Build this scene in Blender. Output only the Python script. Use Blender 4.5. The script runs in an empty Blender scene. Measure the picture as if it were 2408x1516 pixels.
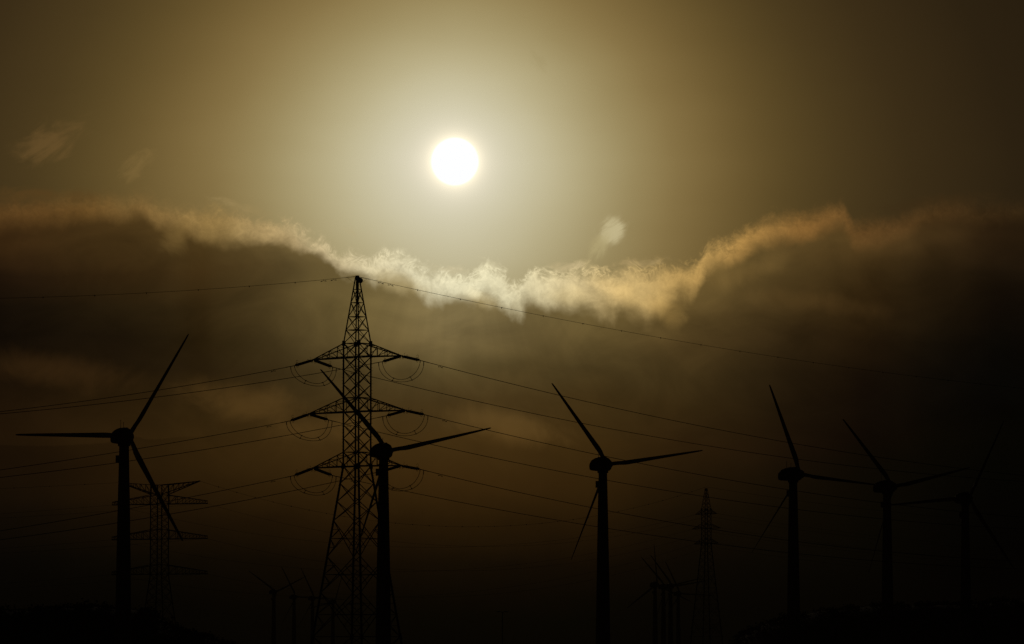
import bpy, math, random
from mathutils import Vector, Matrix
random.seed(4)
sc = bpy.context.scene
col = sc.collection

# ------------------------------------------------------------------ camera (180 mm telephoto looking up slightly)
FPX = 12000.0                       # focal length in units of a 2408 px wide picture
PITCH = math.atan(802.0 / FPX)
cam = bpy.data.cameras.new('camera')
cam.sensor_width = 36.0
cam.lens = 36.0 * FPX / 2408.0
cam.clip_start = 1.0
cam.clip_end = 60000.0
co = bpy.data.objects.new('camera', cam)
co.location = (0, 0, 2.0)
co.rotation_euler = (math.radians(90) + PITCH, 0, 0)
col.objects.link(co)
sc.camera = co

# ------------------------------------------------------------------ exposure / renderer
sc.view_settings.view_transform = 'Standard'
sc.view_settings.look = 'None'
sc.view_settings.exposure = -5.0
sc.view_settings.gamma = 1.0
EXPO = 2.0 ** 5.0
sc.cycles.use_denoising = False
sc.cycles.max_bounces = 2
sc.cycles.volume_bounces = 0
sc.cycles.sample_clamp_indirect = 4.0

# ------------------------------------------------------------------ sun lamp: straight ahead, above the cloud bank
SUN_AZ = (1069 - 1204) / FPX
SUN_EL = (1560 - 382) / FPX
sd = bpy.data.lights.new('sun', 'SUN')
sd.energy = 1.0
sd.angle = math.radians(0.53)
sd.color = (1.0, 0.80, 0.52)
so = bpy.data.objects.new('sun', sd)
sundir = Vector((math.sin(SUN_AZ) * math.cos(SUN_EL), math.cos(SUN_AZ) * math.cos(SUN_EL), math.sin(SUN_EL)))
so.rotation_euler = sundir.to_track_quat('Z', 'Y').to_euler()
so.location = (0, 0, 300)
col.objects.link(so)

# ------------------------------------------------------------------ sky (world, in azimuth / elevation)
world = bpy.data.worlds.new('World')
sc.world = world
world.use_nodes = True
world.cycles.sampling_method = 'MANUAL'
world.cycles.sample_map_resolution = 512
nt = world.node_tree
for n in list(nt.nodes):
    nt.nodes.remove(n)


def lin(c):
    return tuple(((v / 255.0) / 12.92 if v / 255.0 <= 0.04045 else ((v / 255.0 + 0.055) / 1.055) ** 2.4) for v in c)


def link(a, b):
    nt.links.new(a, b)


def M(op, a, b=None, c=None, clamp=False):
    n = nt.nodes.new('ShaderNodeMath')
    n.operation = op
    n.use_clamp = clamp
    for i, v in enumerate((a, b, c)):
        if v is None:
            continue
        if isinstance(v, (int, float)):
            n.inputs[i].default_value = v
        else:
            link(v, n.inputs[i])
    return n.outputs[0]


def sstep(v, lo, hi):
    n = nt.nodes.new('ShaderNodeMapRange')
    n.interpolation_type = 'SMOOTHSTEP'
    link(v, n.inputs['Value'])
    for k, w in (('From Min', lo), ('From Max', hi)):
        if isinstance(w, (int, float)):
            n.inputs[k].default_value = w
        else:
            link(w, n.inputs[k])
    return n.outputs[0]


def mapr(v, lo, hi, a=0.0, b=1.0):
    n = nt.nodes.new('ShaderNodeMapRange')
    link(v, n.inputs['Value'])
    for k, w in (('From Min', lo), ('From Max', hi), ('To Min', a), ('To Max', b)):
        n.inputs[k].default_value = w
    return n.outputs[0]


def mix(fac, a, b, mode='MIX'):
    n = nt.nodes.new('ShaderNodeMix')
    n.data_type = 'RGBA'
    n.blend_type = mode
    for k, v in ((0, fac), (6, a), (7, b)):
        if isinstance(v, (int, float)):
            n.inputs[k].default_value = v
        elif isinstance(v, tuple):
            n.inputs[k].default_value = (*v[:3], 1)
        else:
            link(v, n.inputs[k])
    return n.outputs[2]


def ramp(v, stops, interp='CARDINAL'):
    n = nt.nodes.new('ShaderNodeValToRGB')
    n.color_ramp.interpolation = interp
    e = n.color_ramp.elements
    while len(e) > 1:
        e.remove(e[-1])
    for i, (p, c) in enumerate(stops):
        el = e[0] if i == 0 else e.new(p)
        el.position = p
        el.color = (*lin(c), 1)
    link(v, n.inputs[0])
    return n.outputs[0]


def curve(v, pts):
    n = nt.nodes.new('ShaderNodeFloatCurve')
    cu = n.mapping.curves[0]
    cu.points[0].location = pts[0]
    cu.points[1].location = pts[-1]
    for p in pts[1:-1]:
        cu.points.new(*p)
    n.mapping.update()
    link(v, n.inputs['Value'])
    return n.outputs[0]


def comb(x, y, z=0.0):
    n = nt.nodes.new('ShaderNodeCombineXYZ')
    for i, v in enumerate((x, y, z)):
        if isinstance(v, (int, float)):
            n.inputs[i].default_value = v
        else:
            link(v, n.inputs[i])
    return n.outputs[0]


def noise(vec, scale, detail=5.0, rough=0.55, dist=0.0, w=0.0):
    """centred fractal noise, about -0.5..0.5"""
    n = nt.nodes.new('ShaderNodeTexNoise')
    n.noise_dimensions = '3D'
    off = nt.nodes.new('ShaderNodeVectorMath')
    off.operation = 'ADD'
    link(vec, off.inputs[0])
    off.inputs[1].default_value = (w * 1.37, w * 2.11, w * 3.3)
    n.inputs['Scale'].default_value = scale
    n.inputs['Detail'].default_value = detail
    n.inputs['Roughness'].default_value = rough
    n.inputs['Distortion'].default_value = dist
    link(off.outputs[0], n.inputs['Vector'])
    return M('SUBTRACT', n.outputs[0], 0.5)


tc = nt.nodes.new('ShaderNodeTexCoord')
nrm = nt.nodes.new('ShaderNodeVectorMath')
nrm.operation = 'NORMALIZE'
link(tc.outputs['Generated'], nrm.inputs[0])
sep = nt.nodes.new('ShaderNodeSeparateXYZ')
link(nrm.outputs[0], sep.inputs[0])
az = M('ARCTAN2', sep.outputs[0], sep.outputs[1])
el = M('ARCSINE', sep.outputs[2])
# X runs with azimuth, Y downwards with elevation; the unit is 1/12000 rad
X = M('MULTIPLY_ADD', az, FPX, 1204.0)
Y = M('MULTIPLY_ADD', el, -FPX, 1560.0)
Pv = comb(M('MULTIPLY', X, 0.001), M('MULTIPLY', Y, 0.001))

# clear dusty sky: glow round the sun
dx = M('SUBTRACT', X, 1069.0)
dy = M('SUBTRACT', Y, 382.0)
r0 = M('SQRT', M('ADD', M('MULTIPLY', dx, dx), M('MULTIPLY', dy, dy)))
rup = M('MULTIPLY', M('MAXIMUM', M('MULTIPLY', dy, -1.0), 0.0), 0.22)
dxr = M('MULTIPLY', M('MAXIMUM', dx, 0.0), 0.10)
rr = M('ADD', M('ADD', r0, dxr), rup)
rr = M('ADD', rr, M('MULTIPLY', noise(Pv, 1.6, 3, 0.5, w=3.1), 70.0))
rr = M('ADD', rr, M('MULTIPLY', noise(comb(M('MULTIPLY', X, 0.0006), M('MULTIPLY', Y, 0.002)), 4.0, 4, 0.5, w=5.1), 30.0))
glow = ramp(M('DIVIDE', rr, 3000.0), [(r / 3000.0, c) for r, c in [
    (0, (242, 233, 208)), (60, (240, 231, 205)), (100, (229, 221, 193)), (150, (220, 212, 180)), (210, (211, 202, 166)),
    (290, (196, 184, 142)), (380, (177, 162, 117)), (470, (160, 142, 95)), (580, (141, 119, 72)), (720, (115, 94, 52)),
    (860, (93, 75, 39)), (1000, (76, 60, 31)), (1180, (60, 46, 24)), (1450, (45, 34, 18)), (2200, (20, 15, 9)), (3000, (6, 5, 4))]], 'B_SPLINE')
# bright aureole hugging the disc, and the disc
aur = M('MULTIPLY', M('POWER', 2.718, M('MULTIPLY', M('MAXIMUM', M('SUBTRACT', r0, 56.0), 0.0), -1 / 14.0)), 0.34)
aur2 = M('MULTIPLY', M('POWER', 2.718, M('MULTIPLY', M('MAXIMUM', M('SUBTRACT', r0, 56.0), 0.0), -1 / 45.0)), 0.10)
glow = mix(1.0, glow, mix(1.0, (1.0, 0.83, 0.54), comb(aur, aur, aur), 'MULTIPLY'), 'ADD')
glow = mix(1.0, glow, mix(1.0, (0.9, 0.9, 0.80), comb(aur2, aur2, aur2), 'MULTIPLY'), 'ADD')

# outline of the cloud bank
edge_pts = [(-200, 470), (0, 476), (60, 474), (117, 470), (180, 464), (243, 460), (290, 470), (328, 458), (366, 480), (425, 486), (498, 500), (556, 504),
            (615, 522), (674, 530), (703, 546), (740, 566), (778, 584), (801, 606), (844, 610), (877, 617), (910, 602), (965, 607),
            (989, 628), (1031, 637), (1075, 640), (1119, 647), (1135, 628), (1161, 625), (1183, 653), (1216, 665), (1253, 638),
            (1271, 653), (1304, 645), (1337, 637), (1391, 637), (1425, 649), (1460, 638), (1501, 629), (1524, 640), (1556, 622),
            (1622, 626), (1660, 582), (1718, 569), (1766, 535), (1839, 508), (1912, 504), (1945, 490), (1992, 482), (2004, 520),
            (2076, 517), (2149, 498), (2215, 475), (2300, 478), (2405, 480), (2600, 470)]
wx = M('MULTIPLY', noise(Pv, 11.0, 6, 0.6, w=1.3), 60.0)
Xw = M('ADD', X, wx)
edge = curve(M('DIVIDE', M('ADD', Xw, 200.0), 2800.0), [((x + 200) / 2800.0, (y - 400) / 400.0) for x, y in edge_pts])
edge = M('MULTIPLY_ADD', edge, 400.0, 400.0)
s = M('SUBTRACT', Y, edge)
nA = noise(Pv, 16.0, 10, 0.62, dist=0.6, w=7.7)
nB = noise(Pv, 60.0, 8, 0.65, dist=1.2, w=2.2)
nC = noise(Pv, 6.0, 4, 0.5, w=4.4)
sharp = sstep(M('ABSOLUTE', M('SUBTRACT', X, 1120.0)), 900.0, 150.0)      # crisp filaments near the sun, soft far from it
s1 = M('ADD', s, M('MULTIPLY', nA, M('MULTIPLY_ADD', sharp, 40.0, 42.0)))
s1 = M('ADD', s1, M('MULTIPLY', nB, M('MULTIPLY', M('MULTIPLY_ADD', sharp, 26.0, 12.0), M('MULTIPLY_ADD', noise(Pv, 5.0, 2, 0.5, w=17.0), 4.0, 0.9))))
crisp = sstep(M('ADD', noise(Pv, 3.2, 2, 0.5, w=13.3), 0.0), -0.16, 0.16)      # billow tops crisp in places, frayed in others
soft = M('MULTIPLY_ADD', sharp, -12.0, M('MULTIPLY_ADD', crisp, -12.0, 30.0))
cover = sstep(s1, M('MULTIPLY', soft, -0.55), M('ADD', soft, 14.0))
s2 = M('ADD', s, M('ADD', M('MULTIPLY', nC, 70.0), M('MULTIPLY', noise(Pv, 14.0, 5, 0.5, dist=0.4, w=9.9), M('MULTIPLY_ADD', sharp, 45.0, 42.0))))
thick = curve(M('DIVIDE', M('ADD', X, 200.0), 2800.0), [((x + 200) / 2800.0, t / 200.0) for x, t in [
    (-200, 60), (0, 66), (250, 56), (330, 56), (450, 62), (560, 50), (700, 42), (800, 44), (900, 52), (1069, 60), (1200, 58), (1350, 66), (1450, 80), (1530, 92),
    (1600, 62), (1750, 54), (1900, 56), (2050, 54), (2200, 50), (2400, 46), (2600, 46)]])
thick = M('MULTIPLY', thick, 200.0)
deep = sstep(s2, M('MULTIPLY', thick, M('MULTIPLY_ADD', sharp, -0.04, 0.44)), M('MULTIPLY', thick, M('MULTIPLY_ADD', sharp, 0.15, 1.42)))
deep = M('MULTIPLY', deep, cover)

rid = M('SUBTRACT', 1.0, M('MULTIPLY', M('ABSOLUTE', noise(Pv, 20.0, 7, 0.6, dist=1.0, w=5.5)), 9.0), clamp=True)
rid = M('MULTIPLY', M('POWER', rid, 1.6), M('MULTIPLY', sstep(s1, -22.0, 6.0), sstep(s1, 60.0, 12.0)))
cover = M('MAXIMUM', cover, M('MULTIPLY', rid, M('MULTIPLY_ADD', sharp, 0.75, 0.15)))

XR = M('DIVIDE', M('ADD', X, 200.0), 2800.0)


def rowx(stops):
    return ramp(XR, [((x + 200) / 2800.0, c) for x, c in stops], 'CARDINAL')


rim = rowx([(0, (92, 64, 30)), (120, (102, 72, 34)), (243, (116, 86, 43)), (400, (146, 116, 66)), (550, (164, 136, 84)), (700, (200, 176, 128)),
            (880, (232, 218, 176)), (1069, (243, 234, 194)), (1250, (238, 224, 178)), (1400, (224, 198, 140)), (1550, (204, 170, 105)),
            (1700, (188, 148, 82)), (1850, (152, 112, 57)), (2000, (108, 77, 38)), (2200, (74, 52, 25)), (2400, (54, 38, 18))])
rim = mix(1.0, rim, mix(1.0, (1, 1, 1), comb(*[M('MULTIPLY_ADD', M('ADD', M('ADD', nA, nB), M('MULTIPLY_ADD', rid, 0.22, M('MULTIPLY', noise(Pv, 9.0, 5, 0.55, dist=0.8, w=12.1), 0.7))), 0.62, 1.02)] * 3), 'MULTIPLY'), 'MULTIPLY')

XS = (0, 300, 500, 840, 1069, 1400, 1600, 2000, 2300, 2600)
rows = [
    (560, [(56, 37, 16), (76, 56, 26), (91, 71, 36), (140, 122, 78), (170, 155, 110), (140, 120, 72), (118, 97, 54), (86, 65, 32), (46, 32, 15), (32, 22, 11)]),
    (640, [(32, 20, 9), (53, 37, 16), (71, 53, 25), (118, 101, 61), (144, 127, 85), (120, 103, 60), (112, 92, 50), (66, 49, 23), (32, 22, 10), (20, 14, 7)]),
    (720, [(20, 13, 6), (41, 30, 13), (56, 42, 19), (112, 95, 55), (134, 117, 76), (113, 95, 54), (102, 82, 44), (57, 41, 18), (21, 14, 6), (10, 7, 4)]),
    (800, [(17, 11, 5), (30, 21, 9), (46, 34, 14), (102, 85, 49), (125, 107, 67), (104, 86, 48), (82, 64, 33), (38, 26, 11), (11, 8, 4), (5, 4, 3)]),
    (880, [(24, 15, 6), (32, 22, 9), (43, 31, 13), (77, 62, 33), (97, 81, 46), (81, 65, 34), (65, 50, 24), (26, 17, 7), (7, 6, 4), (3, 3, 2)]),
    (960, [(33, 21, 8), (44, 30, 11), (56, 40, 16), (68, 52, 25), (78, 60, 30), (68, 51, 23), (55, 40, 17), (22, 14, 6), (6, 5, 3), (2, 2, 1)]),
    (1040, [(35, 22, 8), (50, 34, 13), (58, 40, 15), (69, 49, 20), (74, 53, 22), (65, 46, 18), (49, 33, 13), (20, 12, 5), (6, 5, 2), (2, 2, 1)]),
    (1120, [(30, 19, 7), (43, 28, 10), (48, 32, 11), (60, 41, 15), (66, 45, 17), (55, 37, 13), (39, 26, 9), (16, 11, 4), (4, 4, 2), (2, 2, 1)]),
    (1220, [(18, 12, 5), (28, 18, 6), (34, 22, 7), (43, 28, 9), (47, 31, 10), (40, 26, 8), (27, 18, 6), (12, 9, 3), (3, 3, 2), (1, 1, 1)]),
    (1330, [(9, 7, 4), (15, 11, 4), (19, 13, 4), (25, 16, 5), (27, 18, 6), (23, 15, 5), (16, 11, 4), (9, 7, 3), (2, 2, 1), (1, 1, 1)]),
    (1450, [(4, 3, 2), (6, 5, 2), (9, 7, 3), (12, 9, 3), (13, 10, 3), (11, 9, 3), (9, 7, 3), (5, 4, 2), (1, 1, 1), (1, 1, 1)]),
    (1560, [(2, 2, 1), (3, 2, 1), (4, 3, 2), (6, 5, 2), (6, 5, 2), (6, 4, 2), (4, 4, 2), (3, 3, 1), (1, 1, 1), (0, 0, 0)]),
]
Yb = M('ADD', Y, M('ADD', M('MULTIPLY', noise(comb(M('MULTIPLY', X, 0.0006), M('MULTIPLY', Y, 0.0012)), 3.5, 4, 0.5, w=6.6), 130.0), M('MULTIPLY', nA, 26.0)))
body = None
for i, (y, cs) in enumerate(rows):
    st = list(zip(XS, cs))
    for (xa, ca_), (xb, cb_) in zip(list(st), list(st)[1:]):
        st.append(((xa + xb) / 2.0, tuple((p_ + q_) / 2.0 for p_, q_ in zip(ca_, cb_))))
    rw = rowx(sorted(st))
    if body is None:
        body = rw
    else:
        body = mix(mapr(Yb, rows[i - 1][0], y), body, rw)
# soft billows and faint shafts inside the bank
bil = noise(comb(M('MULTIPLY', X, 0.0009), M('MULTIPLY', Y, 0.0014)), 6.0, 7, 0.52, dist=0.8, w=8.8)
bilf = M('MULTIPLY_ADD', M('MULTIPLY', bil, sstep(Y, 1250.0, 900.0)), 0.85, 1.0)
ang = M('ARCTAN2', dx, M('ADD', dy, 60.0))
shaft = noise(comb(ang, 0.0), 11.0, 3, 0.6, w=2.9)
shf = M('MULTIPLY_ADD', M('MULTIPLY', shaft, M('MULTIPLY', sstep(Y, 640.0, 720.0), sstep(Y, 1150.0, 850.0))), 0.3, 1.0)
bf = M('MULTIPLY', bilf, shf)
body = mix(1.0, body, comb(bf, bf, bf), 'MULTIPLY')

sky = mix(M('MULTIPLY', cover, 0.93), glow, rim)
sky = mix(deep, sky, body)


def blob(sky, cx, cy, a, b, rot, c, strength, namp=1.0, nscale=22.0, lo=0.38, hi=0.85, w=0.0, dist=0.8):
    ca, sa = math.cos(math.radians(rot)), math.sin(math.radians(rot))
    ux = M('SUBTRACT', X, float(cx)); uy = M('SUBTRACT', Y, float(cy))
    p = M('DIVIDE', M('ADD', M('MULTIPLY', ux, ca), M('MULTIPLY', uy, sa)), float(a))
    q = M('DIVIDE', M('SUBTRACT', M('MULTIPLY', uy, ca), M('MULTIPLY', ux, sa)), float(b))
    g = M('POWER', 2.718, M('MULTIPLY', M('ADD', M('MULTIPLY', p, p), M('MULTIPLY', q, q)), -1.0))
    n = noise(Pv, nscale, 7, 0.6, dist=dist, w=w)
    f = sstep(M('ADD', g, M('MULTIPLY', n, namp)), lo, hi)
    f = M('MULTIPLY', M('MULTIPLY', f, sstep(g, 0.02, 0.3)), strength)
    n = nt.nodes.new('ShaderNodeVectorMath')
    n.operation = 'MULTIPLY_ADD'
    link(comb(f, f, f), n.inputs[0])
    n.inputs[1].default_value = lin(c)
    if sky is None:
        n.inputs[2].default_value = (0, 0, 0)
    else:
        link(sky, n.inputs[2])
    return n.outputs[0]


def wisp(sky, cx, cy, a, b, rot, c, strength, scale=1.0, w=0.0, thr=0.0):
    """torn streaky cirrus patch, long axis turned by rot"""
    ca, sa = math.cos(math.radians(rot)), math.sin(math.radians(rot))
    ux = M('SUBTRACT', X, float(cx)); uy = M('SUBTRACT', Y, float(cy))
    p0 = M('ADD', M('MULTIPLY', ux, ca), M('MULTIPLY', uy, sa))
    q0 = M('SUBTRACT', M('MULTIPLY', uy, ca), M('MULTIPLY', ux, sa))
    v = comb(M('MULTIPLY', p0, 0.012 * scale), M('MULTIPLY', q0, 0.032 * scale))
    n1 = noise(v, 1.0, 8, 0.62, dist=1.3, w=w)
    n2 = noise(Pv, 14.0 * scale, 5, 0.6, w=w + 5)
    p = M('DIVIDE', p0, float(a)); q = M('DIVIDE', q0, float(b))
    g = M('POWER', 2.718, M('MULTIPLY', M('ADD', M('MULTIPLY', p, p), M('MULTIPLY', q, q)), -1.0))
    f = sstep(M('ADD', M('ADD', M('MULTIPLY', n1, 1.7), M('MULTIPLY', n2, 1.3)), M('SUBTRACT', g, 0.55)), -0.15 + thr, 0.75 + thr)
    f = M('MULTIPLY', M('MULTIPLY', f, sstep(g, 0.03, 0.6)), strength)
    return mix(f, sky, lin(c))


# cloudlet and wisps over the bank
sky = wisp(sky, 1440, 545, 34, 30, -45, (208, 194, 148), 0.9, 1.3, 1.0, -0.30)
sky = wisp(sky, 1410, 580, 40, 20, -58, (190, 174, 124), 0.7, 1.3, 1.7, -0.3)
sky = wisp(sky, 120, 345, 110, 58, -32, (124, 94, 52), 0.42, 0.8, 2.6)
sky = wisp(sky, 330, 388, 80, 36, -36, (146, 118, 68), 0.45, 0.9, 3.7)
sky = wisp(sky, 822, 545, 26, 12, 40, (196, 180, 136), 0.5, 1.5, 4.0)
sky = wisp(sky, 1262, 142, 40, 24, 50, (164, 148, 102), 0.35, 1.2, 5.0)
sky = wisp(sky, 1335, 628, 60, 16, -8, (208, 188, 140), 0.8, 1.6, 15.0, 0.05)
sky = wisp(sky, 1150, 622, 34, 18, 20, (222, 210, 168), 0.8, 1.6, 16.0, 0.05)
sky = wisp(sky, 1060, 636, 60, 14, 4, (222, 208, 166), 0.7, 1.6, 17.0, 0.05)
sky = wisp(sky, 560, 488, 110, 14, 14, (168, 144, 94), 0.55, 1.3, 18.0, 0.05)
sky = wisp(sky, 1500, 622, 70, 16, -6, (190, 164, 112), 0.6, 1.3, 19.0, 0.0)
sky = wisp(sky, 100, 462, 160, 22, 2, (92, 66, 31), 0.6, 0.9, 20.0, -0.1)
sky = wisp(sky, 2200, 480, 170, 22, -6, (62, 45, 22), 0.6, 0.9, 21.0, -0.1)
# brighter folds in the bank
FOLDS = []


def fold(*a):
    FOLDS.append(a)


fold( 1560, 728, 80, 36, 20, (158, 126, 68), 0.7, 1.5, 11, 0.25, 1.15, 6.0)
fold( 1470, 695, 90, 34, 25, (184, 152, 92), 0.7, 1.5, 11, 0.25, 1.15, 6.6)
fold( 420, 545, 60, 40, -60, (128, 103, 57), 0.7, 1.5, 9, 0.3, 1.2, 7.0)
fold( 1760, 640, 160, 40, -18, (112, 86, 44), 0.6, 1.4, 7, 0.25, 1.2, 7.4)
fold( 1930, 715, 200, 34, 8, (76, 55, 26), 0.6, 1.6, 5, 0.25, 1.2, 8.0)
fold( 2120, 570, 240, 40, -10, (66, 47, 22), 0.6, 1.4, 6, 0.25, 1.2, 8.5)
fold( 1190, 1000, 170, 44, 10, (90, 67, 33), 0.85, 1.5, 7, 0.25, 1.2, 9.0)
fold( 600, 955, 190, 52, 10, (80, 57, 25), 0.9, 1.5, 7, 0.25, 1.2, 10.0)
fold( 130, 875, 240, 50, 6, (58, 38, 15), 0.9, 1.5, 6, 0.25, 1.2, 11.0)
fold( 760, 1010, 170, 40, -6, (78, 56, 24), 0.6, 1.5, 7, 0.25, 1.2, 12.0)
fold( 1340, 700, 60, 30, 0, (160, 140, 92), 0.6, 1.4, 14, 0.25, 1.1, 13.0)
fold( 1135, 705, 50, 22, 30, (176, 158, 112), 0.6, 1.4, 14, 0.25, 1.1, 14.0)
fold( 930, 665, 70, 30, 20, (196, 180, 134), 0.6, 1.4, 12, 0.25, 1.1, 15.0)
# far mountain ridge painted darker into the sky: its top is a faint step
mtn = M('SUBTRACT', Y, M('MULTIPLY_ADD', curve(XR, [((x + 200) / 2800.0, (y - 900) / 400.0) for x, y in [
    (-200, 1050), (0, 1051), (120, 1052), (200, 1048), (250, 1044), (320, 1030), (350, 1036), (430, 1030), (560, 1028), (800, 1040), (2600, 1060)]]), 400.0, 900.0))
mtn = M('ADD', mtn, M('MULTIPLY', nB, 8.0))
mtnf = M('MULTIPLY', M('MULTIPLY', sstep(mtn, -2.0, 3.0), sstep(mtn, 130.0, 20.0)), M('MULTIPLY', sstep(X, 620.0, 350.0), 0.22))
sky = mix(mtnf, sky, (0.0, 0.0, 0.0))

disc = sstep(M('ADD', r0, M('MULTIPLY', noise(Pv, 40, 2, 0.5), 1.0)), 58.5, 53.5)
sky = mix(disc, sky, (1.12, 1.13, 1.14))
fall = mapr(r0, 1500.0, 6000.0, 1.0, 0.0)
fall = M('MULTIPLY_ADD', M('POWER', fall, 3.0), 0.985, 0.015)
sky = mix(1.0, sky, comb(fall, fall, fall), 'MULTIPLY')
gain = nt.nodes.new('ShaderNodeVectorMath')
gain.operation = 'SCALE'
link(sky, gain.inputs[0])
gain.inputs['Scale'].default_value = EXPO
# the open sky far from the sun
nish = nt.nodes.new('ShaderNodeTexSky')
nish.sky_type = 'NISHITA'
nish.sun_disc = False
nish.sun_elevation = SUN_EL
nish.sun_rotation = SUN_AZ
nish.dust_density = 6.0
bg1 = nt.nodes.new('ShaderNodeBackground')
bg2 = nt.nodes.new('ShaderNodeBackground')
link(gain.outputs[0], bg1.inputs[0])
link(nish.outputs[0], bg2.inputs[0])
bg2.inputs[1].default_value = 0.0006
add = nt.nodes.new('ShaderNodeAddShader')
acc = None
for a in FOLDS:
    acc = blob(acc, *a)
bg3 = nt.nodes.new('ShaderNodeBackground')
link(acc, bg3.inputs[0])
bg3.inputs[1].default_value = EXPO * 0.6
add2 = nt.nodes.new('ShaderNodeAddShader')
out = nt.nodes.new('ShaderNodeOutputWorld')
link(bg1.outputs[0], add.inputs[0])
link(bg2.outputs[0], add.inputs[1])
link(add.outputs[0], add2.inputs[0])
link(bg3.outputs[0], add2.inputs[1])
link(add2.outputs[0], out.inputs[0])


# ------------------------------------------------------------------ materials
def mat(name, c1, c2, rough=0.6, metal=0.0, scale=3.0, rvar=0.15):
    m = bpy.data.materials.new(name)
    m.use_nodes = True
    t = m.node_tree
    b = t.nodes['Principled BSDF']
    tx = t.nodes.new('ShaderNodeTexCoord')
    nz = t.nodes.new('ShaderNodeTexNoise')
    nz.inputs['Scale'].default_value = scale
    nz.inputs['Detail'].default_value = 6
    t.links.new(tx.outputs['Object'], nz.inputs['Vector'])
    cr = t.nodes.new('ShaderNodeValToRGB')
    cr.color_ramp.elements[0].position = 0.35
    cr.color_ramp.elements[1].position = 0.65
    cr.color_ramp.elements[0].color = (*c1, 1)
    cr.color_ramp.elements[1].color = (*c2, 1)
    t.links.new(nz.outputs[0], cr.inputs[0])
    t.links.new(cr.outputs[0], b.inputs['Base Color'])
    mr = t.nodes.new('ShaderNodeMapRange')
    mr.inputs['To Min'].default_value = rough - rvar
    mr.inputs['To Max'].default_value = rough + rvar
    t.links.new(nz.outputs[0], mr.inputs['Value'])
    t.links.new(mr.outputs[0], b.inputs['Roughness'])
    b.inputs['Metallic'].default_value = metal
    return m


MT = {
    'paint': mat('turbine_paint', (0.50, 0.50, 0.48), (0.60, 0.60, 0.58), 0.55, 0.0, 0.6, 0.1),
    'blade': mat('blade_gelcoat', (0.55, 0.55, 0.54), (0.62, 0.62, 0.60), 0.5, 0.0, 0.8, 0.1),
    'steel': mat('galvanised_steel', (0.20, 0.20, 0.20), (0.34, 0.34, 0.34), 0.7, 0.0, 1.5, 0.1),
    'glass': mat('insulator_glass', (0.05, 0.08, 0.07), (0.09, 0.13, 0.11), 0.3, 0.0, 6.0, 0.1),
    'wire': mat('aluminium_wire', (0.10, 0.10, 0.10), (0.16, 0.16, 0.16), 0.75, 0.0, 2.0, 0.1),
    'grey': mat('dish_plastic', (0.30, 0.30, 0.30), (0.42, 0.42, 0.42), 0.6, 0.0, 2.0, 0.1),
    'soil': mat('dry_soil', (0.10, 0.075, 0.05), (0.17, 0.13, 0.09), 0.95, 0.0, 0.02, 0.04),
    'shrub': mat('scrub_leaves', (0.04, 0.05, 0.025), (0.09, 0.10, 0.05), 0.9, 0.0, 0.5, 0.05),
}


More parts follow.
